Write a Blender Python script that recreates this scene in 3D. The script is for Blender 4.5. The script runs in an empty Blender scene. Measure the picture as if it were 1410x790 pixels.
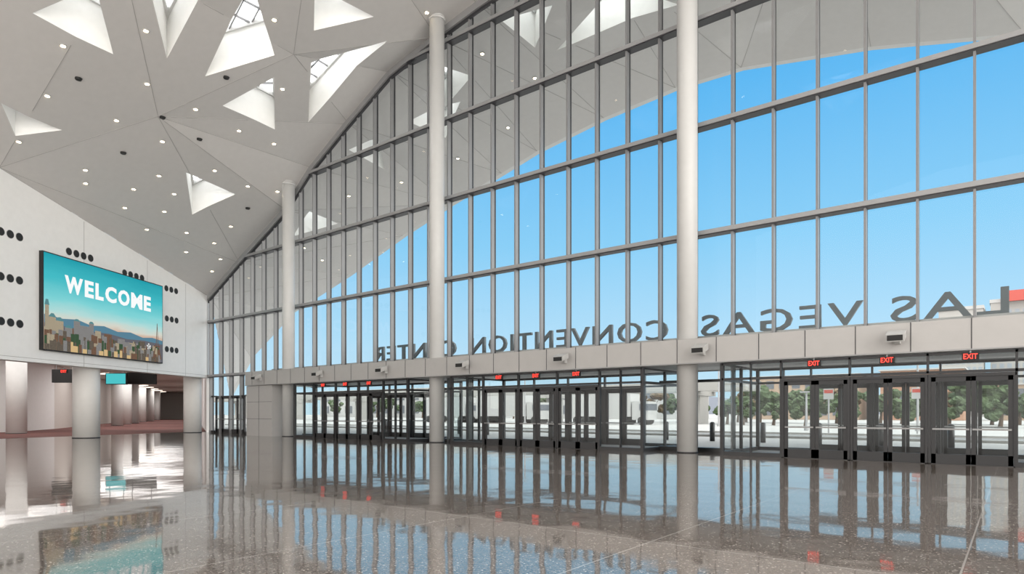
import bpy, math, random
from mathutils import Vector, geometry, Matrix
random.seed(7)
S=bpy.context.scene
try:
    S.view_settings.view_transform='Standard'
    S.view_settings.look='None'
except Exception: pass

# ------------------------------------------------------------------ materials
def newmat(name):
    m=bpy.data.materials.new(name); m.use_nodes=True
    nt=m.node_tree; nt.nodes.clear()
    out=nt.nodes.new('ShaderNodeOutputMaterial')
    return m,nt,out
def mat(name,col,rough=.5,metal=0.0,emis=None,estr=0.0,var=.04,vscale=3.0,bump=0.0,spec=.5):
    m,nt,out=newmat(name)
    p=nt.nodes.new('ShaderNodeBsdfPrincipled')
    tc=nt.nodes.new('ShaderNodeTexCoord'); nz=nt.nodes.new('ShaderNodeTexNoise')
    nz.inputs['Scale'].default_value=vscale
    nt.links.new(tc.outputs['Object'],nz.inputs['Vector'])
    mx=nt.nodes.new('ShaderNodeMix'); mx.data_type='RGBA'
    mx.inputs[6].default_value=tuple(max(0,c*(1-var)) for c in col)+(1,)
    mx.inputs[7].default_value=tuple(min(1,c*(1+var)) for c in col)+(1,)
    nt.links.new(nz.outputs[0],mx.inputs[0]); nt.links.new(mx.outputs[2],p.inputs['Base Color'])
    p.inputs['Roughness'].default_value=rough; p.inputs['Metallic'].default_value=metal
    p.inputs['Specular IOR Level'].default_value=spec
    if emis: 
        p.inputs['Emission Color'].default_value=tuple(emis)+(1,); p.inputs['Emission Strength'].default_value=estr
    if bump:
        b=nt.nodes.new('ShaderNodeBump'); b.inputs['Strength'].default_value=bump
        nt.links.new(nz.outputs[0],b.inputs['Height']); nt.links.new(b.outputs[0],p.inputs['Normal'])
    nt.links.new(p.outputs[0],out.inputs[0]); return m
def glassmat(name,tint=(.95,.98,.98),k=.7,ior=1.45):
    m,nt,out=newmat(name)
    t=nt.nodes.new('ShaderNodeBsdfTransparent'); t.inputs[0].default_value=tint+(1,)
    g=nt.nodes.new('ShaderNodeBsdfGlossy'); g.inputs['Roughness'].default_value=0.0
    fr=nt.nodes.new('ShaderNodeFresnel'); fr.inputs[0].default_value=ior
    mu=nt.nodes.new('ShaderNodeMath'); mu.operation='MULTIPLY'; mu.inputs[1].default_value=k
    mx=nt.nodes.new('ShaderNodeMixShader')
    nt.links.new(fr.outputs[0],mu.inputs[0]); nt.links.new(mu.outputs[0],mx.inputs[0])
    nt.links.new(t.outputs[0],mx.inputs[1]); nt.links.new(g.outputs[0],mx.inputs[2])
    nt.links.new(mx.outputs[0],out.inputs[0]); return m
def frosted(name):
    m,nt,out=newmat(name)
    t=nt.nodes.new('ShaderNodeBsdfTranslucent'); t.inputs[0].default_value=(.93,.94,.95,1)
    nt.links.new(t.outputs[0],out.inputs[0]); return m

M_white=mat('white_wall_paint',(.84,.84,.83),.6)
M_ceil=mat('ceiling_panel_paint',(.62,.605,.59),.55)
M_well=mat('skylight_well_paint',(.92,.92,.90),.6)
M_seam=mat('panel_seam',(.40,.39,.38),.7)
M_col=mat('column_paint',(.62,.62,.61),.4)
M_colw=mat('hall_column_paint',(.74,.73,.71),.5)
M_mull=mat('mullion_aluminium',(.25,.25,.255),.4,.2)
M_mulld=mat('mullion_gasket',(.05,.05,.055),.4,.2)
M_trans=mat('transom_aluminium',(.34,.34,.345),.4,.2)
M_head=mat('header_metal_panel',(.46,.45,.44),.4,.15)
M_door=mat('door_bronze_frame',(.045,.045,.047),.35,.5)
M_steel=mat('stainless_steel',(.30,.30,.30),.4,.8)
M_black=mat('black_matte',(.012,.012,.012),.6)
M_dev=mat('device_grey_plastic',(.45,.45,.44),.4)
M_glass=glassmat('curtain_wall_glass')
M_frost=frosted('skylight_frosted_glass')
M_dglass=glassmat('door_glass',(.90,.94,.94),.8)
M_red=mat('exit_sign_red',(.6,.02,.02),.4,emis=(1,.05,.03),estr=2.2)
M_lamp=mat('downlight_glow',(1,.9,.7),.4,emis=(1,.82,.58),estr=12)
M_lamph=mat('hall_light_glow',(1,.9,.7),.4,emis=(1,.9,.8),estr=1.6)
M_conc=mat('plaza_concrete',(.235,.229,.222),.8,var=.15,vscale=.4)
M_asph=mat('road_asphalt',(.12,.12,.12),.9,var=.1)
M_beige=mat('hall_beige_wall',(.62,.58,.54),.6)
M_hceil=mat('hall_ceiling_paint',(.46,.42,.38),.6)
M_letter=mat('sign_letter_metal',(.15,.17,.18),.5,.3)
M_roof=mat('roof_fascia_white',(.70,.70,.69),.5)
M_leaf=mat('tree_foliage',(.038,.062,.024),.9,var=.6,vscale=2)
M_leaf2=mat('autumn_foliage',(.09,.06,.03),.9,var=.5,vscale=2)
M_bark=mat('tree_bark',(.10,.07,.05),.9)
M_rail=mat('guideway_concrete',(.30,.295,.285),.8)
M_tan=mat('building_tan_stucco',(.32,.235,.175),.8)
M_tanw=mat('building_window_dark',(.10,.11,.13),.3)
M_orange=mat('building_orange_stucco',(.32,.18,.12),.8)
M_bwhite=mat('building_white',(.36,.36,.36),.7)
M_bred=mat('building_red_sign',(.40,.06,.045),.6)
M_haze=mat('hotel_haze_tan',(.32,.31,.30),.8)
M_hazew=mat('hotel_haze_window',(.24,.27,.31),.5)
M_hill=mat('distant_hill',(.22,.24,.29),1.0)
M_lime=mat('pole_grey',(.28,.28,.29),.5)

def floor_material():
    m,nt,out=newmat('polished_terrazzo'); N=nt.nodes; Lk=nt.links
    p=N.new('ShaderNodeBsdfPrincipled'); g=N.new('ShaderNodeNewGeometry')
    v=N.new('ShaderNodeTexVoronoi'); v.inputs['Scale'].default_value=65
    Lk.new(g.outputs['Position'],v.inputs['Vector'])
    cr=N.new('ShaderNodeValToRGB'); e=cr.color_ramp
    e.elements[0].position=0; e.elements[0].color=(.060,.050,.043,1)
    e.elements[1].position=1; e.elements[1].color=(.62,.58,.53,1)
    for p_,c_ in ((.3,(.135,.114,.100,1)),(.75,(.180,.154,.137,1)),(.96,(.25,.22,.20,1))):
        a=e.elements.new(p_); a.color=c_
    sp=N.new('ShaderNodeSeparateColor'); Lk.new(v.outputs['Color'],sp.inputs[0]); Lk.new(sp.outputs[0],cr.inputs[0])
    n=N.new('ShaderNodeTexNoise'); n.inputs['Scale'].default_value=.35; Lk.new(g.outputs['Position'],n.inputs['Vector'])
    mr=N.new('ShaderNodeMapRange'); mr.inputs[3].default_value=.85; mr.inputs[4].default_value=1.15; Lk.new(n.outputs[0],mr.inputs[0])
    sx=N.new('ShaderNodeSeparateXYZ'); Lk.new(g.outputs['Position'],sx.inputs[0])
    def joint(sock,off,per):
        ad=N.new('ShaderNodeMath'); ad.operation='ADD'; ad.inputs[1].default_value=off+per*100; Lk.new(sock,ad.inputs[0])
        mo=N.new('ShaderNodeMath'); mo.operation='MODULO'; mo.inputs[1].default_value=per; Lk.new(ad.outputs[0],mo.inputs[0])
        lt=N.new('ShaderNodeMath'); lt.operation='LESS_THAN'; lt.inputs[1].default_value=.018; Lk.new(mo.outputs[0],lt.inputs[0]); return lt
    jx=joint(sx.outputs[0],.42,2.9333); jy=joint(sx.outputs[1],-6.83,5.8667)
    mxm=N.new('ShaderNodeMath'); mxm.operation='MAXIMUM'; Lk.new(jx.outputs[0],mxm.inputs[0]); Lk.new(jy.outputs[0],mxm.inputs[1])
    mul=N.new('ShaderNodeVectorMath'); mul.operation='SCALE'; Lk.new(cr.outputs[0],mul.inputs[0]); Lk.new(mr.outputs[0],mul.inputs['Scale'])
    mj=N.new('ShaderNodeMix'); mj.data_type='RGBA'; mj.inputs[7].default_value=(.36,.34,.32,1)
    Lk.new(mxm.outputs[0],mj.inputs[0]); Lk.new(mul.outputs[0],mj.inputs[6])
    Lk.new(mj.outputs[2],p.inputs['Base Color'])
    p.inputs['Roughness'].default_value=.05; p.inputs['IOR'].default_value=1.85
    p.inputs['Specular Tint'].default_value=(1,.90,.82,1)
    nb=N.new('ShaderNodeTexNoise'); nb.inputs['Scale'].default_value=1.3; nb.inputs['Detail'].default_value=1.0; Lk.new(g.outputs['Position'],nb.inputs['Vector'])
    bp=N.new('ShaderNodeBump'); bp.inputs['Strength'].default_value=.08; bp.inputs['Distance'].default_value=.05
    Lk.new(nb.outputs[0],bp.inputs['Height']); Lk.new(bp.outputs[0],p.inputs['Normal'])
    Lk.new(p.outputs[0],out.inputs[0]); return m
M_floor=floor_material()
M_carpet=mat('red_carpet',(.17,.062,.052),.95,var=.5,vscale=1.2)

# ------------------------------------------------------------------ mesh builder
class MB:
    def __init__(s): s.v=[]; s.f=[]; s.m=[]; s.mats=[]
    def mi(s,m):
        if m not in s.mats: s.mats.append(m)
        return s.mats.index(m)
    def face(s,pts,m):
        b=len(s.v); s.v+= [tuple(p) for p in pts]; s.f.append(tuple(range(b,b+len(pts)))); s.m.append(s.mi(m))
    def hexa(s,c,m):
        b=len(s.v); s.v+=[tuple(p) for p in c]; k=s.mi(m)
        for q in ((0,3,2,1),(4,5,6,7),(0,1,5,4),(1,2,6,5),(2,3,7,6),(3,0,4,7)):
            s.f.append(tuple(b+i for i in q)); s.m.append(k)
    def box(s,x0,x1,y0,y1,z0,z1,m):
        s.hexa([(x0,y0,z0),(x1,y0,z0),(x1,y1,z0),(x0,y1,z0),(x0,y0,z1),(x1,y0,z1),(x1,y1,z1),(x0,y1,z1)],m)
    def obox(s,o,u,n,a0,a1,b0,b1,z0,z1,m):
        P=lambda a,b,z:(o[0]+u[0]*a+n[0]*b,o[1]+u[1]*a+n[1]*b,z)
        s.hexa([P(a0,b0,z0),P(a1,b0,z0),P(a1,b1,z0),P(a0,b1,z0),P(a0,b0,z1),P(a1,b0,z1),P(a1,b1,z1),P(a0,b1,z1)],m)
    def bar(s,p,q,w,h,m,up=(0,0,1)):
        p=Vector(p);q=Vector(q);d=(q-p).normalized(); up=Vector(up)
        sd=d.cross(up).normalized()*w/2; u=sd.cross(d).normalized()*h/2
        s.hexa([p-sd-u,p+sd-u,p+sd+u,p-sd+u,q-sd-u,q+sd-u,q+sd+u,q-sd+u],m)
    def cyl(s,p,q,r0,r1,m,n=24,caps=True):
        p=Vector(p);q=Vector(q);d=(q-p).normalized()
        a=Vector((1,0,0)) if abs(d.x)<.9 else Vector((0,1,0))
        e1=d.cross(a).normalized(); e2=d.cross(e1); b=len(s.v); k=s.mi(m)
        for i in range(n):
            t=2*math.pi*i/n; o=e1*math.cos(t)+e2*math.sin(t)
            s.v.append(tuple(p+o*r0)); s.v.append(tuple(q+o*r1))
        for i in range(n):
            j=(i+1)%n; s.f.append((b+2*i,b+2*j,b+2*j+1,b+2*i+1)); s.m.append(k)
        if caps:
            s.f.append(tuple(b+2*i for i in range(n))[::-1]); s.m.append(k)
            s.f.append(tuple(b+2*i+1 for i in range(n))); s.m.append(k)
    def build(s,name,parent=None,smooth=False):
        me=bpy.data.meshes.new(name); me.from_pydata(s.v,[],s.f)
        for m in s.mats: me.materials.append(m)
        me.polygons.foreach_set('material_index',s.m)
        if smooth:
            for p in me.polygons:
                if len(p.vertices)==4: p.use_smooth=True
        me.update(); o=bpy.data.objects.new(name,me); bpy.context.collection.objects.link(o)
        if parent: o.parent=parent
        return o
def empty(name,loc=(0,0,0)):
    e=bpy.data.objects.new(name,None); e.location=loc; bpy.context.collection.objects.link(e); return e

# ------------------------------------------------------------------ ceiling surface
WO=(-39.1,9.0); WU=(-.5231,.8523); WN=(.8523,.5231)   # slanted left wall: origin, direction, normal into room
ctrl=[(-21.3,-20,19.9),(-39.1,9,13.5),(-48.3,24,10.3),
(-44,24,12.3),(-38,24,14.9),(-35,24,17.0),(-31.4,24,18.8),(-27.5,24,20.6),(-24,24,21.3),(-21,24,21.8),(-15,24,22.5),(-5,24,22.5),(14,24,21),
(-33.9,14.2,16.4),(-28.2,18.2,19.3),(-27,10,19.0),(-20,14,21.5),(-8,14,23),(14,14,23),
(-28,0,18.3),(-18,0,21.5),(-5,0,23.5),(14,0,23.5),(-5,-20,23),(14,-20,23)]
soff=[(-68,36,3.5),(-63.8,36,7.5),(-56.3,36,11.4),(-47.2,36,13.9),(-40,36,16.2),(-34.5,36,17.7),(-29.4,36,18.9),(-26.2,36,19.7),(-20.9,36,20.5),(-16,36,20.9),(-12.1,36,20.8),(-5.7,36,19.7),(.25,36,18.2),(14,36,15)]
NS=len(ctrl); ctrl+=soff; NE=len(ctrl)
cedges=[(0,1),(1,2)]+[(i,i+1) for i in range(2,12)]+[(2,NS)]+[(i,i+1) for i in range(NS,NE-1)]
r=geometry.delaunay_2d_cdt([Vector(c[:2]) for c in ctrl],cedges,[],0,1e-4)
zc=[ctrl[o[0]][2] for o in r[3]]; ctris=[tuple(f) for f in r[2]]; cv=[Vector(v) for v in r[0]]
def zat(x,y):
    best=None
    for f in ctris:
        a,b,c=[cv[i] for i in f]
        d=(b.y-c.y)*(a.x-c.x)+(c.x-b.x)*(a.y-c.y)
        if abs(d)<1e-6: continue
        l1=((b.y-c.y)*(x-c.x)+(c.x-b.x)*(y-c.y))/d
        l2=((c.y-a.y)*(x-c.x)+(a.x-c.x)*(y-c.y))/d
        l3=1-l1-l2; m=min(l1,l2,l3)
        if best is None or m>best[0]: best=(m,l1*zc[f[0]]+l2*zc[f[1]]+l3*zc[f[2]])
    return best[1]
region=[ctrl[i][:2] for i in [0,1,2]+list(range(NS,NE))+[12,18,22,24,23]]
def inpoly(x,y,poly):
    c=False; n=len(poly)
    for i in range(n):
        x1,y1=poly[i]; x2,y2=poly[(i+1)%n]
        if (y1>y)!=(y2>y) and x<(x2-x1)*(y-y1)/(y2-y1)+x1: c=not c
    return c
holes=[[(-30.6,8.1),(-28.5,9.6),(-31.2,11.2)],[(-27.6,11.2),(-26.9,13.1),(-30.6,13.2)],[(-25.6,14.5),(-28.6,17.4),(-30.9,15.1)],
[(-24.4,16.8),(-26.5,18.2),(-24.5,20.2)],[(-32.3,16.7),(-29.8,18.1),(-33.0,20.1)],[(-28.4,19.3),(-25.4,21.8),(-32.0,21.6)],
[(-35.3,8.2),(-36.0,10.7),(-36.9,9.1)],[(-37.0,17.0),(-37.7,20.3),(-40.1,18.8)],
[(-19.8,29.0),(-15.1,27.2),(-13.1,29.9)],[(-20.8,25.4),(-18.2,26.3),(-20.6,28.1)],[(-25.3,25.5),(-24.6,27.4),(-27.6,28.2)],
[(-33.0,25.2),(-31.5,26.3),(-33.5,28.5)],[(-37.8,25.6),(-39,28.8),(-40.7,26.2)],[(-29.5,27),(-26.5,28.5),(-29.2,30)],
[(-20,6),(-16,9),(-21,10)],[(-12,8),(-8,12),(-14,13)],[(-4,15),(1,18),(-5,20)],[(-18,16),(-14,19),(-19,20.5)],[(-10,-2),(-5,2),(-11,4)],[(3,5),(8,8),(2,10)]]
ev=[Vector(v) for v in r[0]]; ee=set()
for f in ctris:
    for a,b in ((0,1),(1,2),(2,0)):
        ee.add(tuple(sorted((f[a],f[b]))))
ee=list(ee)
for h in holes:
    b=len(ev); ev+=[Vector(p) for p in h]; ee+=[(b,b+1),(b+1,b+2),(b+2,b)]
r2=geometry.delaunay_2d_cdt(ev,ee,[],0,1e-4)
C=MB(); C.v=[(v.x,v.y,zat(v.x,v.y)) for v in r2[0]]
k=C.mi(M_ceil); kw=C.mi(M_well)
holef={i:[] for i in range(len(holes))}
for f in r2[2]:
    a,b,c=[r2[0][i] for i in f]
    if abs((b-a).cross(c-a))<1e-5: continue
    cx=(a.x+b.x+c.x)/3; cy=(a.y+b.y+c.y)/3
    if not inpoly(cx,cy,region): continue
    hh=[i for i,h in enumerate(holes) if inpoly(cx,cy,h)]
    if hh: holef[hh[0]].append(tuple(f)); continue
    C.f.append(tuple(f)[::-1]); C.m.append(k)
SK=MB()
for i,fs in holef.items():
    if not fs: continue
    cen=Vector((sum(p[0] for p in holes[i])/3,sum(p[1] for p in holes[i])/3)); zt=zat(cen.x,cen.y)
    depth=1.9; kk=1.0
    def top(p): return Vector((cen.x+(p[0]-cen.x)*kk,cen.y+(p[1]-cen.y)*kk,zt+(p[2]-zt)*kk+depth))
    cnt={}
    for f in fs:
        for a,b in ((0,1),(1,2),(2,0)):
            key=tuple(sorted((f[a],f[b]))); cnt.setdefault(key,[]).append((f[a],f[b]))
    for key,l in cnt.items():
        if len(l)==1:
            a,b=l[0]; va,vb=C.v[a],C.v[b]
            base=len(C.v); C.v+=[tuple(top(va)),tuple(top(vb))]
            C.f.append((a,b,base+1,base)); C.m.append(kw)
    T=[top((p[0],p[1],zat(*p))) for p in holes[i]]
    for a in range(3):
        SK.bar(T[a],T[(a+1)%3],.22,.22,M_roof)
    e=[(T[(a+1)%3]-T[a]).length for a in range(3)]; a=e.index(max(e)); A,B,Cc=T[a],T[(a+1)%3],T[(a+2)%3]
    n=max(2,int(max(e)/.9))
    for j in range(1,n):
        t=j/n; P=A.lerp(B,t)
        Q=A.lerp(Cc,t/.5) if t<.5 else Cc.lerp(B,(t-.5)/.5)
        if abs(t-.5)<.01: Q=Cc
        SK.bar(P,Q,.06,.10,M_mull)
    for t in (.33,.66):
        SK.bar(A.lerp(Cc,t),B.lerp(Cc,t),.06,.10,M_mull)
    SK.face([t+Vector((0,0,.12)) for t in T],M_frost)
seen=set()
for f in ctris:
    for a,b in ((0,1),(1,2),(2,0)):
        key=tuple(sorted((f[a],f[b])))
        if key in seen: continue
        seen.add(key); A=cv[key[0]];B=cv[key[1]]
        n=int((B-A).length/.5)+1
        for j in range(n):
            p=A.lerp(B,j/n); q=A.lerp(B,(j+1)/n); m=(p+q)/2
            if not inpoly(m.x,m.y,region) or any(inpoly(x.x,x.y,h) for h in holes for x in (p,q,m)):
                continue
            C.bar((p.x,p.y,zat(p.x,p.y)-.004),(q.x,q.y,zat(q.x,q.y)-.004),.022,.02,M_seam)
for i in range(NS,NE-1):
    A=Vector(ctrl[i]);B=Vector(ctrl[i+1])
    C.hexa([A,B,B+Vector((0,.4,0)),A+Vector((0,.4,0)),A+Vector((0,0,.7)),B+Vector((0,0,.7)),B+Vector((0,.4,.7)),A+Vector((0,.4,.7))],M_roof)
ceiling=C.build('ceiling')
sky=SK.build('skylight_glazing',ceiling)

D=MB()
lights=[(-31.5,9.4),(-32.2,13),(-32.9,15.6),(-34.2,9.6),(-34.7,12.6),(-33.6,18.3),(-33.9,20.6),(-38.2,12.4),(-39.1,12.7),(-37.2,9.3),(-38.9,15),(-40.2,17.2),(-37.6,15.8),(-36.3,18.3),(-36.8,20.6),(-41.9,16.9),(-41.7,19.2),(-40.4,15.1),(-43.5,20),(-40.5,21.5),(-29.6,11.9),(-26.8,16.3),(-30.3,18.9),(-23.2,18.6),(-28,7),(-31.5,6),(-23,22.3),(-43.8,22.5),(-36.8,22.6),(-38.7,17.1),(-42.3,21.3),(-35.3,15.0),(-45.2,22.6)]
slights=[(-23,26.5),(-22,30),(-17,31.5),(-11,28),(-8,31),(-12,26),(-4,29),(-2,32),(-5,26.5),(2,28),(-30,32),(-34,30.5),(-36,27.5),(-26,32.5),(-42,28),(-44,31)]
for x,y in lights+slights+[(-20,12),(-14,6),(-8,6),(-2,10),(4,14),(-10,17),(8,18),(-16,22)]:
    z=zat(x,y); 
    D.cyl((x,y,z-.03),(x,y,z+.02),.14,.14,M_dev,16); D.cyl((x,y,z-.045),(x,y,z-.03),.09,.09,M_lamp,16)
for x,y in [(-32.9,10.4),(-34.6,16.6),(-33.9,14.4),(-36.6,13.6),(-30.6,16.0),(-38.6,21.6),(-24.5,15.9)]:
    z=zat(x,y); D.cyl((x,y,z-.06),(x,y,z+.02),.12,.16,M_black,16)
D.build('ceiling_downlights',ceiling)

# ------------------------------------------------------------------ slanted left wall
def W(a,b,z): return (WO[0]+WU[0]*a+WN[0]*b,WO[1]+WU[1]*a+WN[1]*b,z)
wl=MB(); ZB=4.13
aa=[-34,0,17.55]
for a0,a1 in zip(aa[:-1],aa[1:]):
    z0,z1=(19.9,13.5) if a0<0 else (13.5,10.3)
    wl.hexa([W(a0,0,ZB),W(a1,0,ZB),W(a1,-.7,ZB),W(a0,-.7,ZB),W(a0,0,z0),W(a1,0,z1),W(a1,-.7,z1+.2),W(a0,-.7,z0+.2)],M_white)
for a in (-12,-6,-.6,5.3,10.6,14.6):
    zt=13.5-.1823*a-.1
    wl.obox(WO,WU,WN,a-.012,a+.012,0,.004,ZB,zt if a>0 else 13.4,M_seam)
wl.obox(WO,WU,WN,-34,17.5,0,.004,ZB+.18,ZB+.2,M_seam)
wall_left=wl.build('wall_left')
sp=MB()
def ports(a,z,n):
    for i in range(n):
        aa=a+(i-(n-1)/2)*.52
        c=Vector(W(aa,0,z)); nn=Vector((WN[0],WN[1],0))
        sp.cyl(c,c+nn*.02,.20,.20,M_black,20)
        sp.cyl(c,c+nn*.015,.215,.215,M_dev,20)
for a,z,n in [(.33,10.4,4),(.33,8.2,4),(.35,6.0,4),(5.0,10.45,4),(9.3,10.2,4),(13.0,10.0,3),(13.05,7.95,3),(13.05,5.85,3),(-4.5,10.5,4),(-4.5,8.2,4),(-4.5,6,4)]:
    ports(a,z,n)
sp.build('speaker_ports',wall_left)

# ------------------------------------------------------------------ welcome display
disp=empty('welcome_display_screen',W(2.34,.0,4.86))
disp.rotation_euler=(0,0,math.atan2(WU[1],WU[0]))
DW,DH=9.41,5.1
fr=MB(); fr.box(-.06,DW+.06,-.22,0.0,-.06,DH+.06,M_black); fr.build('frame',disp)
def screen_mat():
    m,nt,out=newmat('display_sky_image'); N=nt.nodes;Lk=nt.links
    tc=N.new('ShaderNodeTexCoord'); sx=N.new('ShaderNodeSeparateXYZ'); Lk.new(tc.outputs['Object'],sx.inputs[0])
    mp=N.new('ShaderNodeMapping'); mp.inputs['Scale'].default_value=(.35,1,1.6); Lk.new(tc.outputs['Object'],mp.inputs[0])
    nz=N.new('ShaderNodeTexNoise'); nz.inputs['Scale'].default_value=1.0; nz.inputs['Detail'].default_value=4; Lk.new(mp.outputs[0],nz.inputs['Vector'])
    a=N.new('ShaderNodeMath');a.operation='MULTIPLY_ADD';a.inputs[1].default_value=.8;Lk.new(nz.outputs[0],a.inputs[0]);Lk.new(sx.outputs[2],a.inputs[2])
    mr=N.new('ShaderNodeMapRange'); mr.inputs[1].default_value=.3;mr.inputs[2].default_value=DH+.4; Lk.new(a.outputs[0],mr.inputs[0])
    cr=N.new('ShaderNodeValToRGB'); e=cr.color_ramp
    e.elements[0].position=0; e.elements[0].color=(.30,.22,.17,1)
    e.elements[1].position=1; e.elements[1].color=(.02,.34,.41,1)
    for p,c in ((.33,(.62,.46,.36,1)),(.37,(.66,.66,.58,1)),(.43,(.45,.70,.68,1)),(.54,(.22,.65,.67,1)),(.76,(.06,.50,.56,1))):
        q=e.elements.new(p); q.color=c
    Lk.new(mr.outputs[0],cr.inputs[0])
    em=N.new('ShaderNodeEmission'); em.inputs[1].default_value=1.0; Lk.new(cr.outputs[0],em.inputs[0]); Lk.new(em.outputs[0],out.inputs[0]); return m
def emat(name,col,win=None):
    m,nt,out=newmat(name); N=nt.nodes;Lk=nt.links
    em=N.new('ShaderNodeEmission'); em.inputs[0].default_value=col+(1,)
    if win:
        tc=N.new('ShaderNodeTexCoord'); mp=N.new('ShaderNodeMapping'); mp.inputs['Rotation'].default_value=(math.pi/2,0,0)
        Lk.new(tc.outputs['Object'],mp.inputs[0])
        b=N.new('ShaderNodeTexBrick'); b.inputs['Scale'].default_value=11; b.inputs['Color1'].default_value=win+(1,); b.inputs['Color2'].default_value=tuple(c*.6 for c in win)+(1,)
        b.inputs['Mortar'].default_value=col+(1,); b.inputs['Mortar Size'].default_value=.05; b.offset=0
        Lk.new(mp.outputs[0],b.inputs[0]); Lk.new(b.outputs[0],em.inputs[0])
    Lk.new(em.outputs[0],out.inputs[0]); return m
E_sky=screen_mat()
E_a=emat('display_hotel_cream',(.58,.50,.36),(.20,.16,.11)); E_b=emat('display_hotel_grey',(.36,.35,.34),(.11,.11,.11))
E_c=emat('display_hotel_brown',(.26,.15,.10),(.08,.05,.035)); E_d=emat('display_dark_block',(.045,.045,.05),(.25,.20,.14))
E_m=emat('display_mountain_blue',(.10,.22,.30)); E_m2=emat('display_mountain_near',(.13,.13,.15)); E_w=emat('display_white_text',(.95,.97,.97)); E_roof=emat('display_roof_teal',(.10,.24,.26)); E_fp=emat('display_warm_light',(.62,.44,.22))
E_g=emat('display_tree_green',(.05,.09,.05))
sc=MB(); sc.box(0,DW,-.235,-.22,0,DH,E_sky); sc.build('screen_panel',disp)
pic=MB(); y=-.24
def flat(pts,m,dy=0.0): pic.face([(p[0],y-dy,p[1]) for p in pts],m)
flat([(0,.3),(DW,.3),(DW,1.45),(8.4,1.55),(7.5,1.45),(6.4,1.65),(5.3,1.55),(4.2,1.75),(3.2,1.65),(2.2,1.85),(1.2,1.75),(0,1.85)],E_m)
flat([(0,0),(DW,0),(DW,1.2),(7.6,1.28),(6.1,1.2),(4.6,1.35),(3.0,1.3),(0,1.4)],E_m2,.0006)
def bld(x0,x1,h,m,roof=None,dy=.002,z0=0):
    flat([(x0,z0),(x1,z0),(x1,h),(x0,h)],m,dy)
    if roof: flat([(x0-.03,h),(x1+.03,h),((x0+x1)/2+.08,h+roof),((x0+x1)/2-.08,h+roof)],E_roof,dy+.0005)
rr=random.Random(3)
for layer,(hmin,hmax,wmin,wmax) in enumerate(((1.0,1.35,.1,.3),(.8,1.15,.12,.32),(.5,.9,.12,.3),(.2,.6,.15,.35))):
    x=0.0; i=0
    while x<DW-.36:
        w=rr.uniform(wmin,wmax); bld(x,x+w,rr.uniform(hmin,hmax)*(1 if x<5 else .85),rr.choice([E_b,E_c,E_a,E_d,E_b,E_c,E_g] if layer<3 else [E_d,E_g,E_fp,E_b,E_d,E_c]),dy=.001+.004*layer+.00002*i); x+=w*rr.uniform(.9,1.3); i+=1
bld(.30,.75,1.75,E_a,.2,.0045); bld(.75,1.25,1.6,E_a,.2,.0046); bld(.05,.3,2.35,E_a,.3,.0047); bld(1.35,1.85,1.3,E_b,.15,.0045)
bld(1.95,2.4,1.75,E_b,.12,.0048); bld(2.4,3.05,1.55,E_b,None,.0047); bld(3.05,3.4,1.75,E_b,.12,.0049)
bld(3.5,3.95,1.4,E_a,None,.0048); bld(4.2,4.8,1.3,E_c,None,.0048); bld(5.3,5.9,1.15,E_b,None,.0048); bld(6.3,6.8,1.0,E_a,None,.0048)
bld(7.2,7.7,1.2,E_d,None,.0048)
for k in range(14):
    a0=2*math.pi*k/14; a1=2*math.pi*(k+1)/14
    flat([(8.05,.95),(8.05+.2*math.cos(a0),.95+.2*math.sin(a0)),(8.05+.2*math.cos(a1),.95+.2*math.sin(a1))],E_w if k%3==0 else E_b,.0135)
flat([(8.40,.2),(8.52,.2),(8.80,1.2),(8.86,2.2),(8.92,1.2),(9.18,.2),(9.30,.2),(8.97,1.25),(8.88,2.55),(8.84,2.55),(8.74,1.25)],E_c,.017)
flat([(8.5,1.0),(9.2,1.0),(9.15,1.08),(8.55,1.08)],E_c,.0175)
pic.build('skyline_picture',disp)
def text_mesh(name,body,ext,m,bold=0.0,spacing=1.0):
    cu=bpy.data.curves.new(name,'FONT'); cu.body=body; cu.extrude=ext; cu.offset=bold; cu.space_character=spacing; cu.resolution_u=3
    o=bpy.data.objects.new(name,cu); bpy.context.collection.objects.link(o)
    bpy.context.view_layer.update(); dg=bpy.context.evaluated_depsgraph_get()
    me=bpy.data.meshes.new_from_object(o.evaluated_get(dg)); bpy.data.objects.remove(o)
    me.materials.clear(); me.materials.append(m); no=bpy.data.objects.new(name,me); bpy.context.collection.objects.link(no)
    xs=[v.co.x for v in me.vertices]; ys=[v.co.y for v in me.vertices]
    return no,(min(xs),max(xs),min(ys),max(ys))
wd=[('W',1.4),('E',.72),('L',.68),('C',1.0),('O',1.08),('M',1.12),('E',.72)]
gap=.17; tot=sum(a[1] for a in wd)+gap*6; sc_=6.9/tot; xx=1.32
for ch,cwid in wd:
    t,bb=text_mesh('letter_'+ch.lower(),ch,.01,E_w,.04)
    for v in t.data.vertices:
        v.co=Vector((xx+(v.co.x-bb[0])/(bb[1]-bb[0])*cwid*sc_,-.265-v.co.z,3.22+(v.co.y-bb[2])/(bb[3]-bb[2])*.95))
    xx+=(cwid+gap)*sc_; t.parent=disp

# ------------------------------------------------------------------ floor
fl=MB(); 
CB=[(-40.9,-6),(-45.8,10.6),(-50.3,22.7)]
fl.face([(-24,-22,0),(16,-22,0),(16,24,0)]+[(-50.7,24,0)]+[(p[0],p[1],0) for p in CB[::-1]],M_floor)
fl.build('floor')
cp=MB(); cp.face([(-40.9,-6,.0),(-45.8,10.6,0),(-50.3,22.7,0),(-50.7,24.9,0),(-150,70.5,0),(-156,64,0),(-90,30,0),(-75,-20,0),(-38,-22,0)],M_carpet)
cp.build('floor_carpet')

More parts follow.
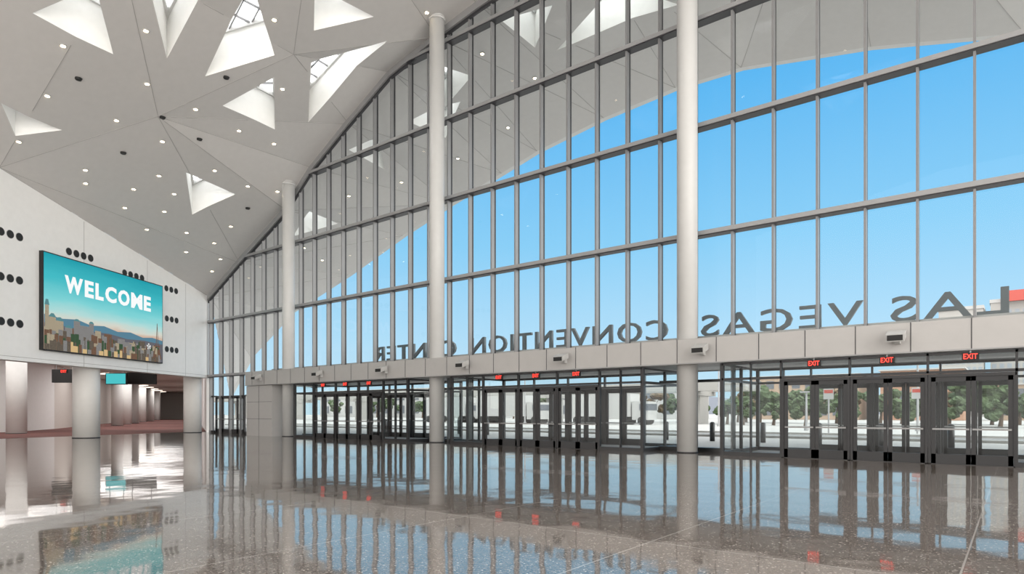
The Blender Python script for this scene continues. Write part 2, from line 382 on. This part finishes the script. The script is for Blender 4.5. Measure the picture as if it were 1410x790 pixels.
# ------------------------------------------------------------------ round columns
def column(x,y,rr_,z1,m,name='round_column'):
    c=MB(); c.cyl((x,y,0),(x,y,z1),rr_,rr_,m,40); c.cyl((x,y,z1-.25),(x,y,z1-.15),rr_+.05,rr_+.05,m,40)
    c.cyl((x,y,0),(x,y,.04),rr_+.015,rr_+.015,M_mulld,40)
    return c.build(name,smooth=True)
for x in (-36.2,-23.0,-9.75,3.5): column(x,23.0,.38,zat(x,23.0)+.1,M_col)
column(-43.6,14.2,.70,5.0,M_colw); column(-49.0,23.0,.62,4.5,M_colw)
column(-38.2,4.6,.70,5.0,M_colw)
column(-56.5,14.0,.62,5.9,M_colw)
for x,y in [(-83,30.2),(-90,33.8),(-99,38.2),(-111,44),(-125,51),(-139,58)]:
    column(x,y,.62,5.9,M_colw)

# ------------------------------------------------------------------ hall beyond
hb=MB()
def wseg(mb,p,q,z0,z1,m,th=.3):
    p=Vector(p+(0,));q=Vector(q+(0,)); d=(q-p).normalized(); n=Vector((-d.y,d.x,0))*th
    mb.hexa([p+Vector((0,0,z0)),q+Vector((0,0,z0)),q+n+Vector((0,0,z0)),p+n+Vector((0,0,z0)),p+Vector((0,0,z1)),q+Vector((0,0,z1)),q+n+Vector((0,0,z1)),p+n+Vector((0,0,z1))],m)
pts=[(-52,-22),(-61,14.8),(-70,20.2),(-153,61.5),(-147,70.5)]
for p,q in zip(pts[:-1],pts[1:]): wseg(hb,p,q,0,6.0,M_white if p[0]>-65 else M_beige,.3)
hb.build('wall_hall_far')
fc=MB(); wseg(fc,(-147,70.5),(-48.6,24.2),0,6,M_white,-.3); fc.build('wall_hall_side')
hc=MB(); hc.face([W(-34,-.7,5.9),W(17.5,-.7,5.9),(-147,70.5,5.9),(-153,61.5,5.9),(-70,20.2,5.9),(-61,14.8,5.9),(-52,-22,5.9)],M_hceil)
hc.face([(-48.5,24.3,8),(-147,70.5,8),(-160,60,8),(-70,20.2,8),(-61,14.8,8),(-52,-22,8),W(-34,-.7,8)],M_roof)
for i in range(9):
    hc.bar((-44-i*1.1,2+i*2.6,5.86),(-54-i*1.1,2+i*2.6,5.86),.12,.06,M_lamph)
for i in range(10):
    cx=-72-i*7.5; cy=24+i*3.9; hc.box(cx-1.2,cx+1.2,cy-.4,cy+.4,5.8,5.88,M_lamph)
hc.build('ceiling_hall')
def area(name,loc,sx,sy,power,col=(1,.98,.96),rot=(0,0,0)):
    l=bpy.data.lights.new(name,'AREA'); l.shape='RECTANGLE'; l.size=sx; l.size_y=sy; l.energy=power; l.color=col
    o=bpy.data.objects.new(name,l); o.location=loc; o.rotation_euler=rot; bpy.context.collection.objects.link(o)
for x,y in [(-48,3),(-54,14)]: area('hall_ceiling_lamp',(x,y,5.75),9,9,430)
for x,y in [(-68,26),(-85,34),(-105,44),(-128,55)]: area('hall_ceiling_lamp',(x,y,5.75),15,8,750)
def hang(name,x,y,w,z0,z1,m):
    s=MB(); o=(x,y); u=(.785,.62); nn=(.62,-.785)
    s.obox(o,u,nn,-w/2,w/2,-.12,.12,z0,z1,M_black)
    if m: s.obox(o,u,nn,-w/2+.06,w/2-.06,.12,.13,z0+.06,z1-.06,m)
    for a in (-w/3,w/3): s.obox(o,u,nn,a-.02,a+.02,-.02,.02,z1,5.9,M_steel)
    s.build(name)
hang('hanging_wayfinding_sign',-56.2,16.8,1.6,3.75,4.75,None)
hang('hanging_wayfinding_sign',-58.0,23.0,2.4,3.9,4.9,None)
hang('hanging_display_screen',-57.8,21.0,1.7,3.8,4.75,emat('hall_screen_teal',(.08,.55,.58)))

# ------------------------------------------------------------------ curtain wall (north)
zg=lambda x: zat(x,24.0)
cw=MB(); G=24.0
pitch=13.2/9
xs=[-9.8+pitch*k for k in range(-27,16)]
xs=[x for x in xs if -48.2<x<13.9]
XR=13.9; XL=-48.25
for x in xs:
    top=zg(x)
    inv = any(v0-.05<x<v0+10.15 for v0 in (-34.6,-21.4,-8.2,5.0))
    z0=4.2 if (inv or -40<x<-36) else 0
    cw.box(x-.035,x+.035,G-.24,G-.02,z0,top,M_mull)
    cw.box(x-.022,x+.022,G-.02,G+.03,z0,top,M_mulld)
    cw.box(x-.03,x+.03,G+.03,G+.10,z0,top,M_mulld)
def xcross(z):
    x=XL
    while x<XR and zg(x)<z: x+=.05
    return x
for z in (4.25,8.35,12.5,16.6,20.6):
    x0=max(XL,xcross(z))
    cw.box(x0,XR,G-.34,G-.02,z-.05,z+.11,M_trans)
    cw.box(x0,XR,G-.30,G-.02,z-.09,z-.05,M_mulld)
    cw.box(x0,XR,G-.02,G+.12,z-.08,z+.08,M_mulld)
gl=MB()
allx=[XL]+xs+[XR]
for a,b in zip(allx[:-1],allx[1:]):
    lo=4.2
    inv=any(v0-.05<(a+b)/2<v0+10.15 for v0 in (-34.6,-21.4,-8.2,5.0)) or -40<(a+b)/2<-36
    if not inv: lo=0.1
    gl.face([(a,G+.0,lo),(b,G+.0,lo),(b,G+.0,zg(b)),(a,G+.0,zg(a))],M_glass)
ks=[2,3,4,5,6,7,8,9,10,11,12]
for a,b in zip(ks[:-1],ks[1:]):
    A=Vector(ctrl[a]);B=Vector(ctrl[b])
    cw.bar(A+Vector((0,-.2,-.2)),B+Vector((0,-.2,-.2)),.35,.3,M_trans,(0,1,0))
    cw.bar(A+Vector((0,-.2,-.42)),B+Vector((0,-.2,-.42)),.2,.1,M_mulld,(0,1,0))
for a,b in ((-48.2,-47.4),(-43.0,-40),(-36,-34.6),(-24.5,-21.4),(-11.3,-8.2),(1.9,5.0)):
    cw.box(a,b,G-.15,G+.1,0,.16,M_door); cw.box(a,b,G-.12,G+.1,2.68,2.78,M_door)
wall_n=empty('wall_north'); 
cw.build('mullion_frame',wall_n); gl.build('window_glazing',wall_n)

# header / canopy
hd=MB()
hd.box(-40,14,22.2,23.7,3.27,4.18,M_head)
hx=[-9.8+pitch*k for k in range(-21,17)]
for x in hx:
    if x>-40 and x<14: hd.box(x-.012,x+.012,22.19,22.2,3.27,4.18,M_mulld)
hd.box(-40,14,22.185,22.2,3.27,3.31,M_trans)
header=hd.build('entrance_header_beam')
cn=MB(); cn.box(-40,14,24.12,27.2,3.34,4.48,M_head); cn.box(-40,14,27.2,27.26,3.3,4.55,M_trans); cn.build('exterior_canopy')
bk=MB(); bk.box(-40,-36.95,22.3,23.6,0,3.25,M_head)
for z in (1.1,2.2): bk.box(-39.98,-36.97,22.29,22.3,z-.01,z+.01,M_mulld)
bk.box(-38.5,-38.48,22.29,22.3,0,3.25,M_mulld); bk.build('service_enclosure')

# lettering on canopy
lt=empty('canopy_sign_lettering')
for word,xa,xb in (('LAS',-.19,-3.5),('VEGAS',-4.35,-10.4),('CONVENTION',-11.9,-23.4),('CENTER',-24.5,-31.5)):
    t,bb=text_mesh('letters_'+word.lower(),word,.07,M_letter,.006,1.12)
    for v in t.data.vertices:
        X=(v.co.x-bb[0])/(bb[1]-bb[0])*(xa-xb); Z=(v.co.y-bb[2])/(bb[3]-bb[2])*.90
        v.co=Vector((xa-X,26+v.co.z,4.67+Z))
    t.parent=lt
lr=MB(); lr.box(-31.6,-.1,25.95,26.05,4.5,4.6,M_letter)
for k in range(22): lr.box(-31.3+k*1.47,-31.25+k*1.47,25.97,26.03,4.55,4.7,M_letter)
lr.build('mounting_rail',lt)

# doors & vestibules
def door_pair(x0,y0,w,hgt,name):
    e=empty(name,(x0,y0,0)); f=MB(); g=MB()
    f.box(0,.07,-.06,.06,0,hgt,M_door); f.box(w-.07,w,-.06,.06,0,hgt,M_door); f.box(0,w,-.07,.07,hgt-.09,hgt,M_door)
    lw=(w-.14)/2
    for i in (0,1):
        a=.07+i*lw+.006; b=a+lw-.012
        f.box(a,a+.11,-.03,.03,.02,hgt-.09,M_door); f.box(b-.11,b,-.03,.03,.02,hgt-.09,M_door)
        f.box(a,b,-.03,.03,hgt-.22,hgt-.09,M_door); f.box(a,b,-.03,.03,.02,.30,M_door)
        g.face([(a+.11,0,.3),(b-.11,0,.3),(b-.11,0,hgt-.22),(a+.11,0,hgt-.22)],M_dglass)
        f.box(a+.03,b-.03,-.10,-.06,1.0,1.05,M_steel)
        f.box(a+.04,a+.08,-.08,-.03,1.0,1.07,M_door); f.box(b-.08,b-.04,-.08,-.03,1.0,1.07,M_door)
        hx_=b-.06 if i==0 else a+.06
        f.cyl((hx_,.08,.9),(hx_,.08,1.4),.015,.015,M_steel,8)
    f.box(0,w,-.06,.06,0,.02,M_door)
    f.build('frame',e); g.build('glass',e)
def vest(v0):
    e=empty('entrance_vestibule',(v0,0,0)); f=MB(); g=MB()
    for y in (22.42,26.4):
        for x in (0,2.0,4.07,6.14,8.2,10.1):
            wd=.12 if x in (0,10.1) else .06
            z1=3.25
            z0=0 if x<2.01 or x>8.1 else 2.66
            f.box(x-wd/2,x+wd/2,y-.07,y+.07,z0,z1,M_door)
        f.box(.98,1.02,y-.07,y+.07,0,3.25,M_door); f.box(9.13,9.17,y-.07,y+.07,0,3.25,M_door)
        f.box(0,10.1,y-.07,y+.07,2.64,2.72,M_door); f.box(0,10.1,y-.07,y+.07,3.17,3.25,M_door)
        f.box(0,2.0,y-.06,y+.06,0,.14,M_door); f.box(8.2,10.1,y-.06,y+.06,0,.14,M_door)
        g.face([(0,y,2.72),(10.1,y,2.72),(10.1,y,3.18),(0,y,3.18)],M_dglass)
        g.face([(0,y,.14),(2,y,.14),(2,y,2.62),(0,y,2.62)],M_dglass)
        g.face([(8.2,y,.14),(10.1,y,.14),(10.1,y,2.62),(8.2,y,2.62)],M_dglass)
    for x in (0,10.1):
        for y in (22.42,24.4,26.4):
            f.box(x-.05,x+.05,y-.05,y+.05,0,3.25,M_door)
        f.box(x-.04,x+.04,22.4,26.4,0,.14,M_door); f.box(x-.04,x+.04,22.4,26.4,2.62,2.72,M_door); f.box(x-.04,x+.04,22.4,26.4,3.17,3.25,M_door)
        g.face([(x,22.42,.14),(x,26.4,.14),(x,26.4,3.2),(x,22.42,3.2)],M_dglass)
    f.build('frame',e); g.build('glass',e)
n=1
for v0 in (-34.6,-21.4,-8.2,5.0):
    vest(v0)
    for y in (22.42,26.4):
        for i in range(3):
            door_pair(v0+2.03+i*2.06,y,2.05,2.63,'door_%d'%n); n+=1
for i in range(2): door_pair(-47.3+i*2.1,23.95,2.05,2.75,'door_%d'%n); n+=1

# exit signs
def exit_sign(x,y,z,name='exit_sign',ang=0):
    e=empty(name,(x,y,z)); e.rotation_euler=(0,0,ang)
    b=MB(); b.box(-.20,.20,-.03,.03,-.10,.10,M_black); b.box(-.02,.02,-.02,.02,.10,.2,M_steel); b.build('housing',e)
    t,bb=text_mesh('letters','EXIT',.003,M_red,.01,1.0)
    for v in t.data.vertices:
        v.co=Vector(((v.co.x-bb[0])/(bb[1]-bb[0])*.33-.165,-.035-v.co.z,(v.co.y-bb[2])/(bb[3]-bb[2])*.15-.075))
    t.parent=e
for v0 in (-34.6,-21.4,-8.2,5.0):
    for i in range(3): exit_sign(v0+3.05+2.06*i,22.3,3.10)
exit_sign(-43.4,13.0,3.9,ang=.67)

for x in (-25.9,-20.2,-14.7,-8.8,-2.8,-31.5,-38):
    b=MB(); b.box(x-.08,x+.08,22.0,22.2,3.55,3.75,M_dev)
    b.hexa([(x-.24,21.62,3.58),(x+.24,21.62,3.58),(x+.24,22.05,3.74),(x-.24,22.05,3.74),(x-.24,21.62,3.8),(x+.24,21.62,3.8),(x+.24,22.05,3.96),(x-.24,22.05,3.96)],M_dev)
    b.box(x-.2,x+.2,21.6,21.62,3.61,3.77,M_black)
    b.build('wall_spotlight_fixture')

# ------------------------------------------------------------------ exterior
gr=MB(); gr.face([(-400,24.05,-.02),(300,24.05,-.02),(300,600,-.02),(-400,600,-.02)],M_conc)
gr.build('ground_plaza')
rd=MB(); rd.box(-78,200,40,47,-.02,-.005,M_asph)
for y in (39.6,47.2): rd.box(-76,200,y,y+.3,-.02,.12,M_rail)
rd.build('road')
for k in range(-12,4):
    x=-8.2+k*2.6+.8; b=MB(); b.cyl((x,33,0),(x,33,.95),.13,.13,M_door,16); b.cyl((x,33,.95),(x,33,1.02),.13,.06,M_door,16); b.build('bollard',smooth=True)
gw=MB()
for y,z in ((82,5.6),(87,5.6)):
    gw.box(-260,-27,y,y+1.0,z-1.2,z,M_rail)
for k in range(10): 
    x=-34-k*24; gw.box(x-.6,x+.6,83,86,0,3.9,M_rail); gw.hexa([(x-.7,81.5,3.8),(x+.7,81.5,3.8),(x+.7,88.5,3.8),(x-.7,88.5,3.8),(x-.7,81.5,4.4),(x+.7,81.5,4.4),(x+.7,88.5,4.4),(x-.7,88.5,4.4)],M_rail)
gw.build('elevated_guideway')
def tree(x,y,h,m):
    c=MB(); c.cyl((x,y,0),(x+.2,y,h*.55),.22,.1,M_bark,8)
    rt=random.Random(int(x*13+y*7))
    for i in range(5):
        a=rt.uniform(0,6.28); c.cyl((x+.1,y,h*.4),(x+math.cos(a)*h*.2,y+math.sin(a)*h*.2,h*.65),.08,.03,M_bark,6)
    for i in range(18):
        cx=x+rt.uniform(-1,1)*h*.34; cy=y+rt.uniform(-1,1)*h*.34; cz=h*rt.uniform(.34,.88); rr_=h*rt.uniform(.09,.17)
        b=len(c.v); nu,nv=9,6
        for jj in range(nv+1):
            for ii in range(nu):
                th=math.pi*jj/nv; ph=2*math.pi*ii/nu; q=rr_*rt.uniform(.65,1.25)
                c.v.append((cx+q*math.sin(th)*math.cos(ph),cy+q*math.sin(th)*math.sin(ph),cz+q*math.cos(th)*.85))
        kk=c.mi(m)
        for jj in range(nv):
            for ii in range(nu):
                c.f.append((b+jj*nu+ii,b+jj*nu+(ii+1)%nu,b+(jj+1)*nu+(ii+1)%nu,b+(jj+1)*nu+ii)); c.m.append(kk)
    c.build('street_tree')
for i in range(24):
    tree(-46+i*2.6+random.uniform(-.8,.8),100+random.uniform(-7,7),random.uniform(4,6.3),M_leaf if i%5 else M_leaf2)
for i in range(12): tree(-30+i*4+random.uniform(-1,1),80+random.uniform(-3,3),random.uniform(2.6,3.8),M_leaf)
for i in range(8): tree(-170+i*12,126+random.uniform(-6,6),random.uniform(5,8),M_leaf)
for x,y,h in [(-6.4,62,6),(-26,70,7),(-14,58,3.2),(-50,66,7),(3,60,6)]:
    b=MB(); b.cyl((x,y,0),(x,y,h),.1,.07,M_lime,10); b.box(x-.5,x+.5,y-.12,y+.12,h,h+.12,M_lime); b.cyl((x,y,0),(x,y,.3),.2,.2,M_lime,12); b.build('street_lamp')
for x,y in [(-11,52),(-5.6,54)]:
    b=MB(); b.cyl((x,y,0),(x,y,3.4),.06,.06,M_lime,8); b.box(x-.35,x+.35,y-.06,y-.03,2.5,3.3,M_bwhite); b.box(x-.3,x+.3,y-.07,y-.06,2.95,3.2,M_bred); b.build('traffic_sign')
def building(name,x0,x1,y0,y1,h,m,rows,cols,mw=None):
    b=MB(); b.box(x0,x1,y0,y1,0,h,m); b.box(x0-.3,x1+.3,y0-.3,y1+.3,h,h+h*.03,M_bwhite)
    for i in range(rows):
        for j in range(cols):
            cx=x0+(x1-x0)*(j+.5)/cols; cz=h*(i+.6)/rows*.94; ww=(x1-x0)/cols*.3; wh=h/rows*.28
            b.box(cx-ww,cx+ww,y0-.06,y0,cz-wh,cz+wh,mw or M_tanw)
    return b.build(name)
building('distant_tan_building',-48,-26,150,165,9.5,M_tan,3,8)
building('distant_orange_building',-22,-8,150,165,10,M_orange,3,5)
building('distant_white_building',-100,-62,140,160,8,M_bwhite,2,9)
building('distant_white_building',-200,-120,140,160,9,M_bwhite,2,12)
building('distant_tan_building',-4,24,160,170,7,M_tan,2,8)
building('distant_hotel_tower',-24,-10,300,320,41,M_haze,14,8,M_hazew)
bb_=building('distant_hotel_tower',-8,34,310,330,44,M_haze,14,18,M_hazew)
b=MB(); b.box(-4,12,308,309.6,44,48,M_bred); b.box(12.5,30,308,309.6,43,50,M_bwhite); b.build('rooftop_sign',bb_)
for x,y in [(-62,70),(-47,72),(-75,72)]:
    b=MB(); b.box(x,x+9,y,y+2.6,1.0,3.9,M_bwhite); b.box(x+9.2,x+11.4,y+.1,y+2.5,.6,2.9,M_bwhite); b.box(x+10.2,x+11.42,y+.05,y+2.55,1.8,2.6,M_tanw)
    for wx in (x+1,x+2.2,x+8,x+10.5): b.cyl((wx,y-.02,.5),(wx,y+2.62,.5),.5,.5,M_black,14)
    b.build('parked_box_truck')
hl=MB(); pr=None
for i in range(40):
    x=-600+i*30; z=14+9*math.sin(i*.7)+5*math.sin(i*1.9)
    if pr: hl.face([(pr[0],590,-1),(x,590,-1),(x,590,z),(pr[0],590,pr[1])],M_hill)
    pr=(x,z)
hl.build('distant_mountain_ridge')

# ------------------------------------------------------------------ world & light
w=bpy.data.worlds.new('sky_world'); S.world=w; w.use_nodes=True; nt=w.node_tree; nt.nodes.clear(); N=nt.nodes;Lk=nt.links
out=N.new('ShaderNodeOutputWorld'); bg=N.new('ShaderNodeBackground'); tc=N.new('ShaderNodeTexCoord'); sx=N.new('ShaderNodeSeparateXYZ')
Lk.new(tc.outputs['Generated'],sx.inputs[0])
cr=N.new('ShaderNodeValToRGB'); e=cr.color_ramp; Lk.new(sx.outputs[2],cr.inputs[0])
e.elements[0].position=0; e.elements[0].color=(.64,.86,.98,1)
e.elements[1].position=1; e.elements[1].color=(1.0,.99,.97,1)
for p,c in ((.10,(.49,.77,.98,1)),(.25,(.27,.65,.97,1)),(.45,(.11,.49,.93,1)),(.54,(.12,.46,.92,1)),(.62,(1.0,.99,.97,1))):
    q=e.elements.new(p); q.color=c
def smap(sock,a,b,to):
    m=N.new('ShaderNodeMapRange'); m.interpolation_type='SMOOTHSTEP'; m.inputs[1].default_value=a; m.inputs[2].default_value=b; m.inputs[3].default_value=0; m.inputs[4].default_value=to
    Lk.new(sock,m.inputs[0]); return m.outputs[0]
neg=N.new('ShaderNodeMath'); neg.operation='MULTIPLY'; neg.inputs[1].default_value=-1; Lk.new(sx.outputs[1],neg.inputs[0])
back=smap(neg.outputs[0],.15,.6,1.0)      # added fill: sky brightened behind the camera to light the interior
side=smap(sx.outputs[0],.3,.7,1.0)        # added fill: bright lobe out of view on the right, lights left wall
zen=smap(sx.outputs[2],.55,.8,1.0)  # zenith boost added to brighten the skylight wells and interior
def mth(op,a,b):
    m=N.new('ShaderNodeMath'); m.operation=op
    for i,s_ in enumerate((a,b)):
        if isinstance(s_,(int,float)): m.inputs[i].default_value=s_
        else: Lk.new(s_,m.inputs[i])
    return m.outputs[0]
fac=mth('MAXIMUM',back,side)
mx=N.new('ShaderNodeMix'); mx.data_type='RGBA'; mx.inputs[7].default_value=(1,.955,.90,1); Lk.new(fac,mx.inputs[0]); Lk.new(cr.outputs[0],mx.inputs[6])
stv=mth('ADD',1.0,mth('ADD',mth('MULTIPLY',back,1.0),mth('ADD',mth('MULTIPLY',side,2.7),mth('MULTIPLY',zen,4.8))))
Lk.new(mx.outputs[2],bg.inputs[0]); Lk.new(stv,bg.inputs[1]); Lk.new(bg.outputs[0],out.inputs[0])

# ------------------------------------------------------------------ camera
cd=bpy.data.cameras.new('camera'); cam=bpy.data.objects.new('camera',cd); bpy.context.collection.objects.link(cam)
cam.location=(0,0,1.5); cam.rotation_euler=(math.pi/2,0,math.radians(38.3)); cd.sensor_width=36; cd.lens=22.47; cd.shift_y=.1227
cd.clip_end=1500
S.camera=cam
